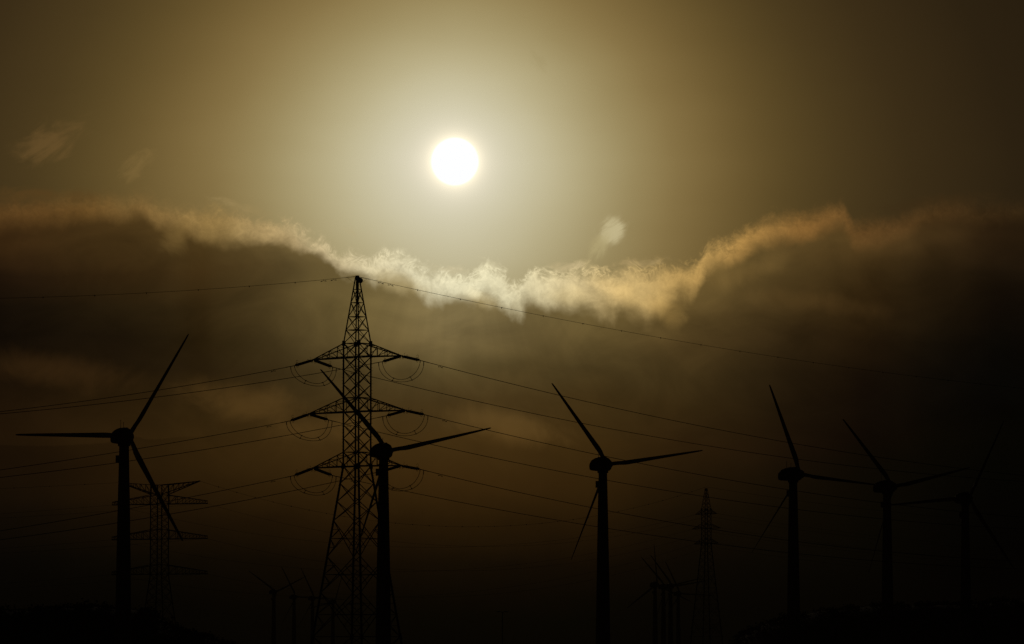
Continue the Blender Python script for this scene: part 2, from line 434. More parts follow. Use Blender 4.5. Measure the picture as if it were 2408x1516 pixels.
# ------------------------------------------------------------------ mesh helpers
class MB:
    def __init__(s):
        s.v = []; s.f = []

    def bar(s, a, b, w, h=None, ext=0.0):
        """square bar from a to b"""
        a = Vector(a); b = Vector(b); d = (b - a)
        if d.length < 1e-6:
            return
        d.normalize()
        a = a - d * ext; b = b + d * ext
        up = Vector((0, 0, 1)) if abs(d.z) < 0.95 else Vector((1, 0, 0))
        x = d.cross(up).normalized(); y = x.cross(d)
        h = h or w
        n = len(s.v)
        for p in (a, b):
            for (i, j) in ((-1, -1), (1, -1), (1, 1), (-1, 1)):
                s.v.append(p + x * (i * w / 2) + y * (j * h / 2))
        s.f += [(n, n + 1, n + 2, n + 3), (n + 7, n + 6, n + 5, n + 4)]
        for k in range(4):
            k2 = (k + 1) % 4
            s.f.append((n + k, n + 4 + k, n + 4 + k2, n + k2))

    def tube(s, pts, r, seg=6, cap=True):
        pts = [Vector(p) for p in pts]
        rs = r if isinstance(r, (list, tuple)) else [r] * len(pts)
        n0 = len(s.v)
        for i, p in enumerate(pts):
            d = (pts[min(i + 1, len(pts) - 1)] - pts[max(i - 1, 0)]).normalized()
            up = Vector((0, 0, 1)) if abs(d.z) < 0.95 else Vector((1, 0, 0))
            x = d.cross(up).normalized(); y = x.cross(d)
            for k in range(seg):
                a = 2 * math.pi * k / seg
                s.v.append(p + x * (rs[i] * math.cos(a)) + y * (rs[i] * math.sin(a)))
        for i in range(len(pts) - 1):
            for k in range(seg):
                k2 = (k + 1) % seg
                a = n0 + i * seg
                s.f.append((a + k, a + seg + k, a + seg + k2, a + k2))
        if cap:
            s.f.append(tuple(n0 + k for k in range(seg)))
            s.f.append(tuple(n0 + (len(pts) - 1) * seg + k for k in reversed(range(seg))))

    def loft(s, rings, cap=True):
        n0 = len(s.v); m = len(rings[0])
        for rg in rings:
            s.v += [Vector(p) for p in rg]
        for i in range(len(rings) - 1):
            for k in range(m):
                k2 = (k + 1) % m
                a = n0 + i * m
                s.f.append((a + k, a + k2, a + m + k2, a + m + k))
        if cap:
            s.f.append(tuple(n0 + k for k in reversed(range(m))))
            s.f.append(tuple(n0 + (len(rings) - 1) * m + k for k in range(m)))

    def torus(s, c, ax, R, r, seg=12, rs=5, arc=1.0, start=0.0):
        c = Vector(c); ax = Vector(ax).normalized()
        up = Vector((0, 0, 1)) if abs(ax.z) < 0.95 else Vector((1, 0, 0))
        x = ax.cross(up).normalized(); y = x.cross(ax)
        n = seg + 1
        s.tube([c + x * (R * math.cos(start + 2 * math.pi * arc * i / seg)) + y * (R * math.sin(start + 2 * math.pi * arc * i / seg)) for i in range(n)], r, rs, arc < 1)

    def build(s, name, m, parent=None, smooth=False):
        me = bpy.data.meshes.new(name)
        me.from_pydata([tuple(p) for p in s.v], [], s.f)
        me.validate()
        me.update()
        me.materials.append(m)
        if smooth:
            me.polygons.foreach_set('use_smooth', [True] * len(me.polygons))
            try:
                me.set_sharp_from_angle(angle=math.radians(35))
            except Exception:
                pass
        o = bpy.data.objects.new(name, me)
        col.objects.link(o)
        if parent:
            o.parent = parent
        return o


def tag(o, label=None, cat=None, group=None, kind=None):
    for k, v in (('label', label), ('category', cat), ('group', group), ('kind', kind)):
        if v:
            o[k] = v
    return o


def empty(name, loc=(0, 0, 0), rz=0.0):
    o = bpy.data.objects.new(name, None)
    o.location = loc
    o.rotation_euler = (0, 0, rz)
    o.empty_display_size = 2
    col.objects.link(o)
    return o


def spot(px, dist):
    """ground x of a bearing at a depth"""
    return (px - 1204.0) / FPX * dist


def height(py, dist):
    return (1560.0 - py) / FPX * dist + 2.0


# ------------------------------------------------------------------ wind turbine
HUBZ = 47.3
OVER = 2.95


def build_turbine():
    root = empty('wind_turbine')
    t = MB()
    n = 32
    prof = [(1.85, 0), (1.78, 0.3), (1.66, 6), (1.58, 12), (1.42, 22), (1.22, 33), (1.04, 42), (0.98, 44.6), (0.98, 45.35)]
    t.loft([[(r * math.cos(2 * math.pi * k / n), r * math.sin(2 * math.pi * k / n), z) for k in range(n)] for r, z in prof])
    for z, r in ((15.0, 1.545), (30.0, 1.285)):          # flange seams
        t.torus((0, 0, z), (0, 0, 1), r, 0.05, 32, 6)
    t.build('tower', MT['paint'], root, True)
    b = MB()
    b.bar((-1.22, -0.2, 41.9), (-1.22, -0.2, 43.4), 0.5, 0.8)
    b.build('cabinet', MT['paint'], root)
    d = MB()
    d.bar((0, -1.79, 0.5), (0, -1.79, 2.6), 0.9, 0.16)
    d.build('door', MT['grey'], root)
    y = MB()
    y.loft([[(r * math.cos(2 * math.pi * k / n), r * math.sin(2 * math.pi * k / n), z) for k in range(n)]
            for r, z in ((1.02, 45.2), (1.25, 45.3), (1.25, 45.7), (1.02, 45.75))])
    y.build('yaw_ring', MT['grey'], root, True)
    # nacelle: loft along the axis
    st = [(-4.30, 46.85, 46.35, 0.80), (-4.27, 47.3, 45.95, 1.20), (-4.1, 47.85, 45.65, 1.36), (-3.6, 48.3, 45.62, 1.40), (-2.6, 48.62, 45.62, 1.42),
          (-1.2, 48.88, 45.62, 1.42), (0.2, 48.95, 45.62, 1.40), (1.2, 48.82, 45.70, 1.34), (1.9, 48.55, 45.95, 1.2), (2.15, 48.3, 46.2, 1.05)]
    rings = []
    for (u, zt, zb, w) in st:
        rg = []
        m = 28
        zc, hh = (zt + zb) / 2, (zt - zb) / 2
        for k in range(m):
            a = 2 * math.pi * k / m
            c_, s_ = math.cos(a), math.sin(a)
            e = 0.42 if s_ < 0 else 0.72
            rg.append((1.14 * w * math.copysign(abs(c_) ** e, c_), u, zc + hh * math.copysign(abs(s_) ** (0.5 if s_ < 0 else 0.85), s_)))
        rings.append(rg)
    nb = MB(); nb.loft(rings)
    nac = nb.build('nacelle', MT['paint'], root, True)
    for (u, z0, z1) in ((-3.0, 48.35, 50.3), (-1.2, 48.8, 49.9)):
        a = MB()
        a.tube([(0.25, u, z0), (0.25, u, z1)], 0.045, 6)
        a.bar((0.13, u, z1 - 0.02), (0.37, u, z1 - 0.02), 0.06)
        a.build('antenna', MT['steel'], nac)
    hb = MB()
    v = MB()
    v.bar((-0.4, 0.9, 48.9), (0.4, 0.9, 48.9), 0.5, 0.22)
    v.build('roof_hatch', MT['grey'], nac)
    # spinner
    n = 28
    pr = [(2.12, 1.0), (2.3, 1.12), (2.9, 1.14), (3.4, 1.0), (3.8, 0.68), (4.05, 0.3), (4.12, 0.05)]
    hb.loft([[(r * math.cos(2 * math.pi * k / n), u - OVER, r * math.sin(2 * math.pi * k / n)) for k in range(n)] for u, r in pr])
    hub = hb.build('hub', MT['paint'], root, True)
    hub.location = (0, OVER, HUBZ)
    # blade along +X in its own frame: rotor axis +Y
    secs = [(0.6, 0.90, 0.90, 0), (1.7, 0.90, 0.88, 0), (2.6, 0.98, 0.72, 3), (3.6, 1.12, 0.52, 5), (4.6, 1.22, 0.40, 5), (5.6, 1.20, 0.34, 4), (8, 1.08, 0.27, 4),
            (12, 0.90, 0.19, 3), (16, 0.75, 0.14, 2), (20, 0.58, 0.09, 1), (22.4, 0.44, 0.06, 0), (23.35, 0.34, 0.045, 0), (23.65, 0.22, 0.03, 0)]

    def blade_mesh(pitch):
        b = MB(); rings = []
        for (r, ch, th, tw) in secs:
            rg = []; m = 16
            rnd = max(0.0, min(1.0, (3.6 - r) / 1.6))
            for k in range(m):
                a = 2 * math.pi * k / m
                cx = math.cos(a); sx = math.sin(a)
                # blend circle -> aerofoil (blunt nose at +, thin tail at -)
                c = ch * (0.5 * cx) + (1 - rnd) * (-ch * 0.18)
                t_ = th * 0.5 * sx * (rnd + (1 - rnd) * (0.25 + 0.75 * ((cx + 1) / 2) ** 0.6))
                p = math.radians(pitch + tw)
                rg.append((r, c * math.sin(p) + t_ * math.cos(p), c * math.cos(p) - t_ * math.sin(p)))
            rings.append(rg)
        b.loft(rings)
        return b
    proto = {}
    for nm, pitch in (('pos', 26), ('neg', -44)):
        o = blade_mesh(pitch).build('blade', MT['blade'], root, True)
        proto[nm] = o
    return root, proto


turb_proto, blade_proto = build_turbine()
parts_proto = [o for o in turb_proto.children if o.name.split('.')[0] != 'blade']


def copy_part(o, parent):
    c = o.copy(); col.objects.link(c); c.parent = parent
    for ch in o.children:
        copy_part(ch, c)
    return c


def place_turbine(hx, hy, dist, yaw_rel, phase, pitch, label, group, first=False, bs=1.0):
    """hx, hy: bearing/elevation of the hub; yaw_rel: rotor axis to the right of the line of sight"""
    z = height(hy, dist)
    s = z / HUBZ
    azm = (hx - 1204.0) / FPX
    yaw = azm + math.radians(yaw_rel)
    ax = Vector((math.sin(yaw), math.cos(yaw), 0))
    hubp = Vector((spot(hx, dist), dist, 0))
    base = hubp - ax * OVER * s
    if first:
        root = turb_proto
        parts = None
    else:
        root = turb_proto.copy(); col.objects.link(root)
        for p in parts_proto:
            copy_part(p, root)
    root.location = (base.x, base.y, 0)
    root.rotation_euler = (0, 0, -yaw)
    root.scale = (s, s, s)
    for k in range(3):
        b = blade_proto[pitch].copy(); col.objects.link(b); b.parent = root
        a = math.radians(phase + 120 * k)
        b.location = (0, OVER, HUBZ)
        # seen from behind (+Y away, +X right, +Z up): phase measured anticlockwise from the right
        b.rotation_euler = (0, -a, 0)
        b.scale = (bs, 1, bs)
    tag(root, label, 'wind turbine', group)
    return root


GN = 'wind turbines in the near row'
place_turbine(302, 1028, 1007, 18, 58.7, 'pos', 'leftmost and largest wind turbine with one blade pointing level to the left', GN, True, 1.01)
place_turbine(913, 1062, 1080, 20, 11.3, 'neg', 'wind turbine standing in front of the lattice of the big pylon', GN)
place_turbine(1430, 1093.7, 1172, 24, 6.9, 'neg', 'wind turbine standing alone between the big pylon and the small hazy pylon', GN)
place_turbine(1881.7, 1117, 1245, 35, -7.6, 'neg', 'third wind turbine from the right edge, its right blade tip reaching the next nacelle', GN)
place_turbine(2100.4, 1146.4, 1336, 33, 10.9, 'neg', 'second wind turbine from the right edge, a long blade leaning up to the left', GN)
place_turbine(2278.5, 1173.3, 1431, 21, 64.0, 'pos', 'rightmost wind turbine, nearly lost in the dark, one blade pointing up to the right', GN)
GF = 'distant turbines left of the big pylon'
place_turbine(649.3, 1393, 3450, 25, 25, 'neg', 'hazy distant turbine with Y shaped rotor, leftmost beside the big pylon', GF)
place_turbine(697, 1404.8, 3500, 28, -1, 'neg', 'hazy distant turbine second from the left of the far group beside the big pylon', GF)
place_turbine(740.2, 1407.7, 3560, 28, -2.5, 'neg', 'hazy distant turbine just left of the big pylon base leg', GF)
place_turbine(787.9, 1416.5, 3700, 28, 73, 'pos', 'hazy distant turbine seen through the lattice of the big pylon base', GF)
GG = 'distant turbines left of the small pylon'
place_turbine(1545, 1375.9, 3000, 25, 95, 'pos', 'hazy distant turbine with one blade straight up, leftmost of right cluster', GG)
place_turbine(1564.6, 1381, 3150, 25, 12, 'neg', 'hazy distant turbine second from the left in the clustered far group on the right', GG)
place_turbine(1581.2, 1379.8, 3050, 25, 8, 'neg', 'hazy distant turbine third from the left in the clustered far group on the right', GG)
place_turbine(1598.8, 1397, 3350, 25, -3, 'neg', 'hazy distant turbine rightmost of the clustered far group, next to the small pylon', GG)
for o in blade_proto.values():
    bpy.data.objects.remove(o)


# ------------------------------------------------------------------ lattice pylons
def build_pylon(name, loc, theta, levels, arms, bw, lw, root_obj=None, mid_from=1e9, apex=None, taper=None):
    """levels: [(z, half side)] from the top down; arms: [(z_top, z_bottom, length)]
    local +X = right arm direction"""
    root = empty(name, (loc[0], loc[1], 0), -theta)

    def hs(z):
        for (z1, h1), (z0, h0) in zip(levels, levels[1:]):
            if z0 <= z <= z1:
                return h0 + (h1 - h0) * (z - z0) / (z1 - z0) if z1 > z0 else h0
        return levels[-1][1]
    CR = ((1, 1), (1, -1), (-1, -1), (-1, 1))

    def P(k, z):
        h = hs(z)
        return Vector((CR[k][0] * h, CR[k][1] * h, z))
    return root, hs, P


def lattice(root, P, hs, nodes, horiz, subs, bw, lw, bolts=False, kink=(), ztop=None):
    zt, zb = ztop or nodes[0], nodes[-1]
    zs = [zt] + [z for z in kink if zb < z < zt] + [zb]
    for k in range(4):
        l = MB()
        for a, b in zip(zs, zs[1:]):
            w = lw * (0.75 if b > zs[1] - 0.1 else (1.0 if b > zs[2] - 0.1 else 1.25)) if len(zs) > 3 else lw
            l.bar(P(k, a), P(k, b), w, w, 0.02)
        for z in zs[1:-1]:                                 # gusset plates
            l.bar(P(k, z + 0.35), P(k, z - 0.35), lw * 2.1)
        if bolts and k in (0, 2):
            z = zs[1] - 0.6
            i = 0
            while z > 1.5:
                p = P(k, z)
                sx = 1 if k == 0 else -1
                d = Vector((sx, 0.25, 0)) if i % 2 else Vector((sx, 0.0, 0.0))
                l.bar(p, p + d * 0.30, 0.035)
                z -= 0.45; i += 1
        l.build('leg', MT['steel'], root)
    for k in range(4):
        k2 = (k + 1) % 4
        f = MB()
        for i, (a, b) in enumerate(zip(nodes, nodes[1:])):
            w = bw * (0.8 if a > zs[1] + 0.1 else 1.0)
            f.bar(P(k, a), P(k2, b), w)
            f.bar(P(k2, a), P(k, b), w)
            if (a, b) in subs:                             # big panel: redundant members
                zm = (a + b) / 2
                c1 = (P(k, a) + P(k2, b)) / 2
                m0, m1 = P(k, zm), P(k2, zm)
                f.bar(m0, m1, w * 0.9)
                for A, B in ((P(k, a), m0), (P(k2, a), m1)):
                    pass
                for (q, mm) in ((k, m0), (k2, m1)):
                    other = k2 if q == k else k
                    up = P(q, a) + (P(other, b) - P(q, a)) * 0.25
                    dn = P(q, b) + (P(other, a) - P(q, b)) * 0.25
                    f.bar(mm, up, w * 0.75)
                    f.bar(mm, dn, w * 0.75)
                    f.bar(P(q, (a + zm) / 2), up, w * 0.6)
                    f.bar(P(q, (b + zm) / 2), dn, w * 0.6)
        for z in horiz:
            f.bar(P(k, z), P(k2, z), bw * 0.9)
        f.build('lattice_face', MT['steel'], root)
    dg = MB()
    for z in horiz:
        dg.bar(P(0, z), P(2, z), bw * 0.7)
        dg.bar(P(1, z), P(3, z), bw * 0.7)
    dg.build('horizontal_brace', MT['steel'], root)


def crossarm(root, hs, sgn, zt, zb, L, ztip, bw, stations=(0.25, 0.5, 0.72), tipw=0.18, tiph=0.0, droptop=False):
    """arm tapering from the body to a tip; tiph > 0: squared end"""
    arm = empty('crossarm'); arm.parent = root
    ht, hb = hs(zt), hs(zb)
    tips = [Vector((sgn * L, e * tipw, ztip)) for e in (1, -1)]
    bot = []; top = []
    for e, tp in zip((1, -1), tips):
        b0 = Vector((sgn * hb, e * hb, zb)); t0 = Vector((sgn * ht, e * ht, zt))
        tt = tp + Vector((0, 0, tiph))
        m = MB(); m.bar(b0, tp, bw * 1.7, bw * 1.7, 0.05); m.build('bottom_chord', MT['steel'], arm)
        m = MB(); m.bar(t0, tt, bw * 1.35, bw * 1.35, 0.05); m.build('top_chord', MT['steel'], arm)
        bot.append((b0, tp)); top.append((t0, tt))
    w = MB()

    def pt(seg, f):
        return seg[0].lerp(seg[1], f)
    fs = [0.0] + list(stations) + [1.0]
    for e in (0, 1):
        for i, f in enumerate(fs):
            if 0 < f < 1 or (f == 1 and tiph > 0):
                w.bar(pt(bot[e], f), pt(top[e], f), bw * 0.8)
            if i + 1 < len(fs) and not (fs[i + 1] == 1 and tiph <= 0):
                w.bar(pt(bot[e], f), pt(top[e], fs[i + 1]), bw * 0.8)
    for i, f in enumerate(fs):
        if f > 0:
            w.bar(pt(bot[0], f), pt(bot[1], f), bw * 0.7)
            w.bar(pt(top[0], f), pt(top[1], f), bw * 0.7)
        if i + 1 < len(fs):
            w.bar(pt(bot[0], f), pt(bot[1], fs[i + 1]), bw * 0.7)
            w.bar(pt(top[1], f), pt(top[0], fs[i + 1]), bw * 0.7)
    pl = Vector((sgn * (L + 0.02), 0, ztip + (0 if tiph == 0 else 0)))
    w.bar(pl - Vector((sgn * 0.35, 0, 0)), pl + Vector((sgn * 0.1, 0, 0)), tipw * 2.4, bw * 2.4)
    w.build('arm_bracing', MT['steel'], arm)
    return pl


def insulator(root, a, b, rdisc=0.17, twin=0.30, n=22, horns=True):
    """twin tension string from a to b with rings and arcing horns"""
    a = Vector(a); b = Vector(b); d = (b - a).normalized(); L = (b - a).length
    side = Vector((0, 0, 1)).cross(d).normalized()
    st = empty('insulator_string'); st.parent = root
    dsk = MB()
    for e in (-1, 1):
        o = side * (e * twin / 2)
        p0 = a + d * 0.35 + o; p1 = b - d * 0.35 + o
        pts = []; rs = []
        m = n
        for i in range(m):
            f0 = i / m; f1 = (i + 0.55) / m
            pts += [p0.lerp(p1, f0), p0.lerp(p1, f0 + 0.12 / m), p0.lerp(p1, f1), p0.lerp(p1, f1 + 0.1 / m)]
            rs += [0.05, rdisc, rdisc * 0.8, 0.05]
        dsk.tube(pts, rs, 10)
    dsk.build('disc_stack', MT['glass'], st)
    h = MB()
    for p in (a + d * 0.33, b - d * 0.33):
        h.bar(p - side * (twin * 0.7), p + side * (twin * 0.7), 0.08, 0.14)
    h.bar(a, a + d * 0.36, 0.09); h.bar(b, b - d * 0.36, 0.09)
    h.build('yoke_plate', MT['steel'], st)
    if horns:
        for (p, e) in ((a + d * 0.42, 1), (b - d * 0.38, -1)):
            for s_ in (1, -1):
                r = MB()
                r.torus(p + side * (s_ * twin * 0.6) + Vector((0, 0, -0.12 if s_ > 0 else 0.1)) + d * (0.0 if s_ > 0 else 0.5 * e), side, 0.19, 0.022, 14, 5)
                r.build('corona_ring', MT['steel'], st)
        hn = MB()
        q = b - d * 0.3
        hn.tube([q, q + Vector((0, 0, 0.35)) - d * 0.1, q + Vector((0, 0, 0.62)) - d * 0.0, q + Vector((0, 0, 0.68)) + d * -0.25, q + Vector((0, 0, 0.5)) + d * -0.45], 0.018, 5)
        q = a + d * 0.4
        hn.tube([q, q + Vector((0, 0, 0.3)) + d * 0.05, q + Vector((0, 0, 0.55)) + d * 0.25], 0.018, 5)
        hn.build('arcing_horn', MT['steel'], st)
    return st


# ---- the big pylon
TH = math.radians(36.8)
PC = Vector((-21.271, 700.0, 0))
ZK = 28.96
BW = 1.335
lv = [(55.1, 0.16), (45.82, BW), (ZK, BW), (5.6, 4.25), (0.0, 4.95)]
big, hs, P = build_pylon('transmission_pylon', PC, TH, lv, None, 0.1, 0.16)
tag(big, 'tall dark lattice pylon with six crossarms and a round dish at its peak', 'pylon')
nodes = [53.26, 51.44, 49.5, 47.67, 45.82, 43.98, 42.08, 40.15, 38.35, 36.45, 34.62, 32.75, 30.87, ZK, 26.56, 24.09, 21.49, 16.54, 11.63, 5.6, 0.0]
lattice(big, P, hs, nodes, [53.26, 51.44, 49.5, 47.67, 45.82, 43.98, 38.35, 36.45, 30.87, ZK, 5.6],
        {(21.49, 16.54), (16.54, 11.63), (11.63, 5.6), (5.6, 0.0)}, 0.085, 0.17, True, (45.82, ZK, 5.6), 55.0)
ARMS = {'top': (45.82, 43.98, 7.7, 43.85), 'middle': (38.35, 36.45, 8.43, 36.38), 'bottom': (30.87, ZK, 7.69, 28.87)}
tipz = {}
for nm, (zt, zb, L, zz) in ARMS.items():
    for sgn in (-1, 1):
        tipz[nm, sgn] = crossarm(big, hs, sgn, zt, zb, L, zz, 0.085, (0.2, 0.45, 0.68))
# peak: cap, post and microwave dish
pk = MB()
pk.bar((0, 0, 53.3), (0, 0, 55.2), 0.30)
pk.bar((-0.2, 0, 55.12), (0.2, 0, 55.12), 0.34, 0.14)
pk.build('peak_post', MT['steel'], big)
dm = MB()
n = 28
ux = Vector((math.cos(TH), math.sin(TH), 0))     # picture right, in the pylon's frame
uy = Vector((-math.sin(TH), math.cos(TH), 0))    # away from the camera
dc = ux * 0.40 + Vector((0, 0, 54.5))
dm.loft([[dc + uy * yy + ux * (r * math.cos(2 * math.pi * k / n)) + Vector((0, 0, r * math.sin(2 * math.pi * k / n))) for k in range(n)]
         for yy, r in ((-0.62, 0.15), (-0.60, 0.33), (-0.2, 0.38), (-0.1, 0.33), (0.1, 0.1))])
dish = dm.build('microwave_dish', MT['grey'], big, True)
br = MB(); br.bar(dc - uy * 0.1, Vector((0, 0, 54.5)), 0.12); br.build('dish_bracket', MT['steel'], dish)

# line direction in world and in the pylon's frame
PW = Vector((math.sin(TH), math.cos(TH), 0))
DW = Vector((math.cos(TH), -math.sin(TH), 0))
FIT = {('top', 1, 1): (2.9e-4, -.11835, 43.911), ('top', -1, 1): (3.0e-4, -.11545, 43.522), ('middle', 1, 1): (3.13e-4, -.11814, 36.441),
       ('middle', -1, 1): (3.14e-4, -.12142, 36.215), ('bottom', 1, 1): (3.66e-4, -.12435, 28.998), ('bottom', -1, 1): (3.01e-4, -.11352, 28.444),
       ('top', -1, -1): (4.84e-4, -.17864, 43.581), ('top', 1, -1): (4.27e-4, -.16818, 43.545), ('middle', -1, -1): (3.26e-4, -.16724, 35.955),
       ('middle', 1, -1): (4.12e-4, -.17288, 36.187), ('bottom', -1, -1): (3.22e-4, -.17050, 28.427), ('bottom', 1, -1): (4.41e-4, -.17865, 28.712)}
SL = 4.15
SIDE = {1: 'right', -1: 'left'}
for (nm, sg, way), (q2, q1, q0) in FIT.items():
    L = ARMS[nm][2]
    A0 = PC + DW * (sg * L)

    def wp(t, A0=A0, q2=q2, q1=q1, q0=q0, way=way):
        return A0 + PW * (way * t) + Vector((0, 0, q0 + q1 * t + q2 * t * t))
    # string: parts of the pylon, in its frame
    tip = tipz[nm, sg]
    e0 = tip + Vector((0, way * 0.12, -0.05))
    e1 = Vector((sg * L, way * SL, wp(SL).z))
    insulator(big, e0, e1)
    # conductor
    tmax = 330.0 if way > 0 else 130.0
    ts = [SL] + [SL + (tmax - SL) * (i / 60.0) for i in range(1, 61)]
    w = MB()
    w.tube([wp(t) for t in ts], 0.042, 6)
    c = w.build('power_cable', MT['wire'])
    tag(c, 'power cable running %s from the %s crossarm, %s side, of the big pylon' % ('right' if way > 0 else 'left', nm, SIDE[sg]),
        'power cable', 'power cables of the big pylon')
    tail = MB()
    tail.tube([wp(SL - 0.1), wp(SL + 1.9)], 0.055, 6)
    tail.build('tension_clamp', MT['steel'], c)
    for td in (SL + 4.6,):
        dmp = MB()
        a = wp(td)
        dd = (wp(td + 0.1) - a).normalized()
        low = a - Vector((0, 0, 0.16))
        dmp.bar(a, low, 0.06)
        dmp.tube([low - dd * 0.32 - Vector((0, 0, 0.03)), low + dd * 0.32 - Vector((0, 0, 0.03))], 0.02, 5)
        for e in (-1, 1):
            dmp.tube([low + dd * (e * 0.26) - Vector((0, 0, 0.03)), low + dd * (e * 0.46) - Vector((0, 0, 0.05))], 0.06, 6)
        dmp.build('vibration_damper', MT['steel'], c)

# jumper loops under each arm tip: two wires and two spacers
for (nm, sg) in [(a, b) for a in ARMS for b in (-1, 1)]:
    L = ARMS[nm][2]
    zl = {w_: FIT[nm, sg, w_] for w_ in (-1, 1)}

    def zat(w_, t):
        q2, q1, q0 = zl[w_]
        return q0 + q1 * t + q2 * t * t
    pts2 = []
    for (ta, dip) in ((SL + 0.05, 2.25), (SL + 0.85, 2.45)):
        p = []
        zA, zB = zat(-1, ta), zat(1, ta)
        zlow = min(zA, zB) - dip
        for i in range(41):
            f = i / 40.0
            a = math.pi * f
            xx = -math.cos(a)
            yy = ta * (1 if xx > 0 else -1) * abs(xx) ** 0.95
            zz = (zA + (zB - zA) * f)
            zz = zz - (zz - zlow) * (math.sin(a + 0.10 * sg * math.sin(a)) ** (1.15 if ta < SL + 0.5 else 0.85))
            p.append(Vector((sg * L, yy, zz)))
        pts2.append(p)
    for p in pts2:
        j = MB(); j.tube(p, 0.036, 6)
        j.tube(p[:3], 0.055, 6); j.tube(p[-3:], 0.055, 6)
        j.build('jumper_cable', MT['wire'], big)
    for i in (15, 26):
        j = MB(); j.bar(pts2[0][i], pts2[1][i], 0.05, 0.05, 0.05)
        for q in (pts2[0][i], pts2[1][i]):
            j.tube([q - Vector((0, .1, 0)), q + Vector((0, .1, 0))], 0.075, 6)
        j.build('spacer', MT['steel'], big)

# earth wire over the peak
for way, (q2, q1, q0), side in ((1, (2.04e-4, -.080226, 55.05), 'right'), (-1, (3.76e-4, -.12631, 55.08), 'left')):
    def ep(t):
        return PC + PW * (way * t) + Vector((0, 0, q0 + q1 * t + q2 * t * t))
    tmax = 330.0 if way > 0 else 130.0
    ts = [0.35 + (tmax - 0.35) * (i / 60.0) for i in range(61)]
    w = MB(); w.tube([ep(t) for t in ts], 0.025, 6)
    c = w.build('earth_wire', MT['wire'])
    tag(c, 'thin earth wire running %s from the very peak of the big pylon' % side, 'cable', 'earth wires of the big pylon')
    g = MB(); g.tube([ep(0.3), ep(2.6)], 0.038, 6)
    g.tube([ep(2.2), Vector((PC.x, PC.y, 53.9)) + PW * way * 0.25], 0.014, 5)
    g.build('tension_clamp', MT['steel'], c)
    for td in (5.2, 7.4):
        dmp = MB(); a = ep(td); dd = (ep(td + .1) - a).normalized(); low = a - Vector((0, 0, 0.14))
        dmp.bar(a, low, 0.05)
        for e in (-1, 1):
            dmp.tube([low, low + dd * (e * 0.42) - Vector((0, 0, 0.05))], 0.018, 5)
            dmp.tube([low + dd * (e * 0.3) - Vector((0, 0, 0.04)), low + dd * (e * 0.58) - Vector((0, 0, 0.07))], 0.055, 6)
        dmp.build('vibration_damper', MT['steel'], c)
    td = 13.5
    while td < tmax - 5:
        a = ep(td)
        d2 = MB()
        d2.tube([a - PW * 0.10, a + PW * 0.10], 0.055, 6)
        d2.tube([a, a - Vector((0, 0, 0.17))], 0.035, 5)
        d2.build('bird_marker', MT['grey'], c)
        td += random.uniform(9.6, 10.6)


# ---- far left pylon with the Y shaped head
D2 = 1400.0
k2 = D2 / FPX
PC2 = Vector((spot(375.5, D2), D2, 0))
TH2 = math.radians(27.4)
Z = lambda y: height(y, D2)
cy = lambda c: (1860 + c * .4736) / 1.701        # helper for the levels read off in a drawing unit
hb2 = 1.785
lv2 = [(Z(cy(175)), hb2), (Z(cy(925)), hb2), (Z(cy(1290)), hb2 * 1.63), (0, hb2 * 2.6)]
left_p, hs2, P2 = build_pylon('transmission_pylon', PC2, TH2, lv2, None, 0.1, 0.16)
tag(left_p, 'hazy lattice pylon with a wide V shaped top, half hidden behind the leftmost turbine tower', 'pylon')
nd = [175, 258, 335, 390, 444, 498, 552, 632, 704, 776, 848, 928, 1000, 1075, 1165, 1290]
nz = [Z(cy(c)) for c in nd] + [3.5, 0.0]
lattice(left_p, P2, hs2, nz, [Z(cy(c)) for c in (175, 258, 335, 552, 632, 848, 928, 1165)] + [3.5], {(nz[-3], nz[-2])}, 0.10, 0.23, False, (Z(cy(925)),))
tips2 = {}
for i, (ct, cb, Lc) in enumerate(((258, 337, 407), (552, 632, 408), (848, 928, 408))):
    L = Lc * .2784 * k2 / math.cos(TH2)
    for sgn in (-1, 1):
        tips2[i, sgn] = crossarm(left_p, hs2, sgn, Z(cy(ct)), Z(cy(cb)), L, Z(cy(cb)), 0.12, (0.18, 0.36, 0.55, 0.72, 0.87), 0.5, 0.75)
for sgn in (-1, 1):                                # horns
    L = 349 * .2784 * k2 / math.cos(TH2)
    tips2['h', sgn] = crossarm(left_p, hs2, sgn, Z(cy(175)), Z(cy(255)), L, Z(cy(148)), 0.12, (0.16, 0.32, 0.48, 0.64, 0.8), 0.15)

# ---- far right pylon
D3 = 1600.0
k3 = D3 / FPX
PC3 = Vector((spot(1660.6, D3), D3, 0))
TH3 = math.radians(60)
Z3 = lambda c: height(1117 + c * .2628, D3)
hb3 = 43 * .2628 * k3 / 1.366
lv3 = [(Z3(113), 0.18), (Z3(315), hb3), (Z3(625), hb3), (Z3(1450), hb3 * 3.45), (0, hb3 * 3.9)]
right_p, hs3, P3 = build_pylon('transmission_pylon', PC3, TH3, lv3, None, 0.1, 0.16)
tag(right_p, 'small hazy pointed lattice pylon standing among the distant turbines on the right', 'pylon')
nd3 = [125, 160, 200, 240, 280, 315, 355, 400, 442, 485, 530, 575, 620, 680, 740, 800, 870, 1015, 1160, 1300, 1450]
n3 = [Z3(c) for c in nd3] + [0.0]
lattice(right_p, P3, hs3, n3, [Z3(c) for c in (200, 265, 315, 355, 442, 485, 575, 620, 870, 1015, 1160, 1300, 1450)],
        {(n3[i], n3[i + 1]) for i in (16, 17, 18, 19)}, 0.065, 0.16, False, (Z3(315), Z3(625)))
tips3 = {}
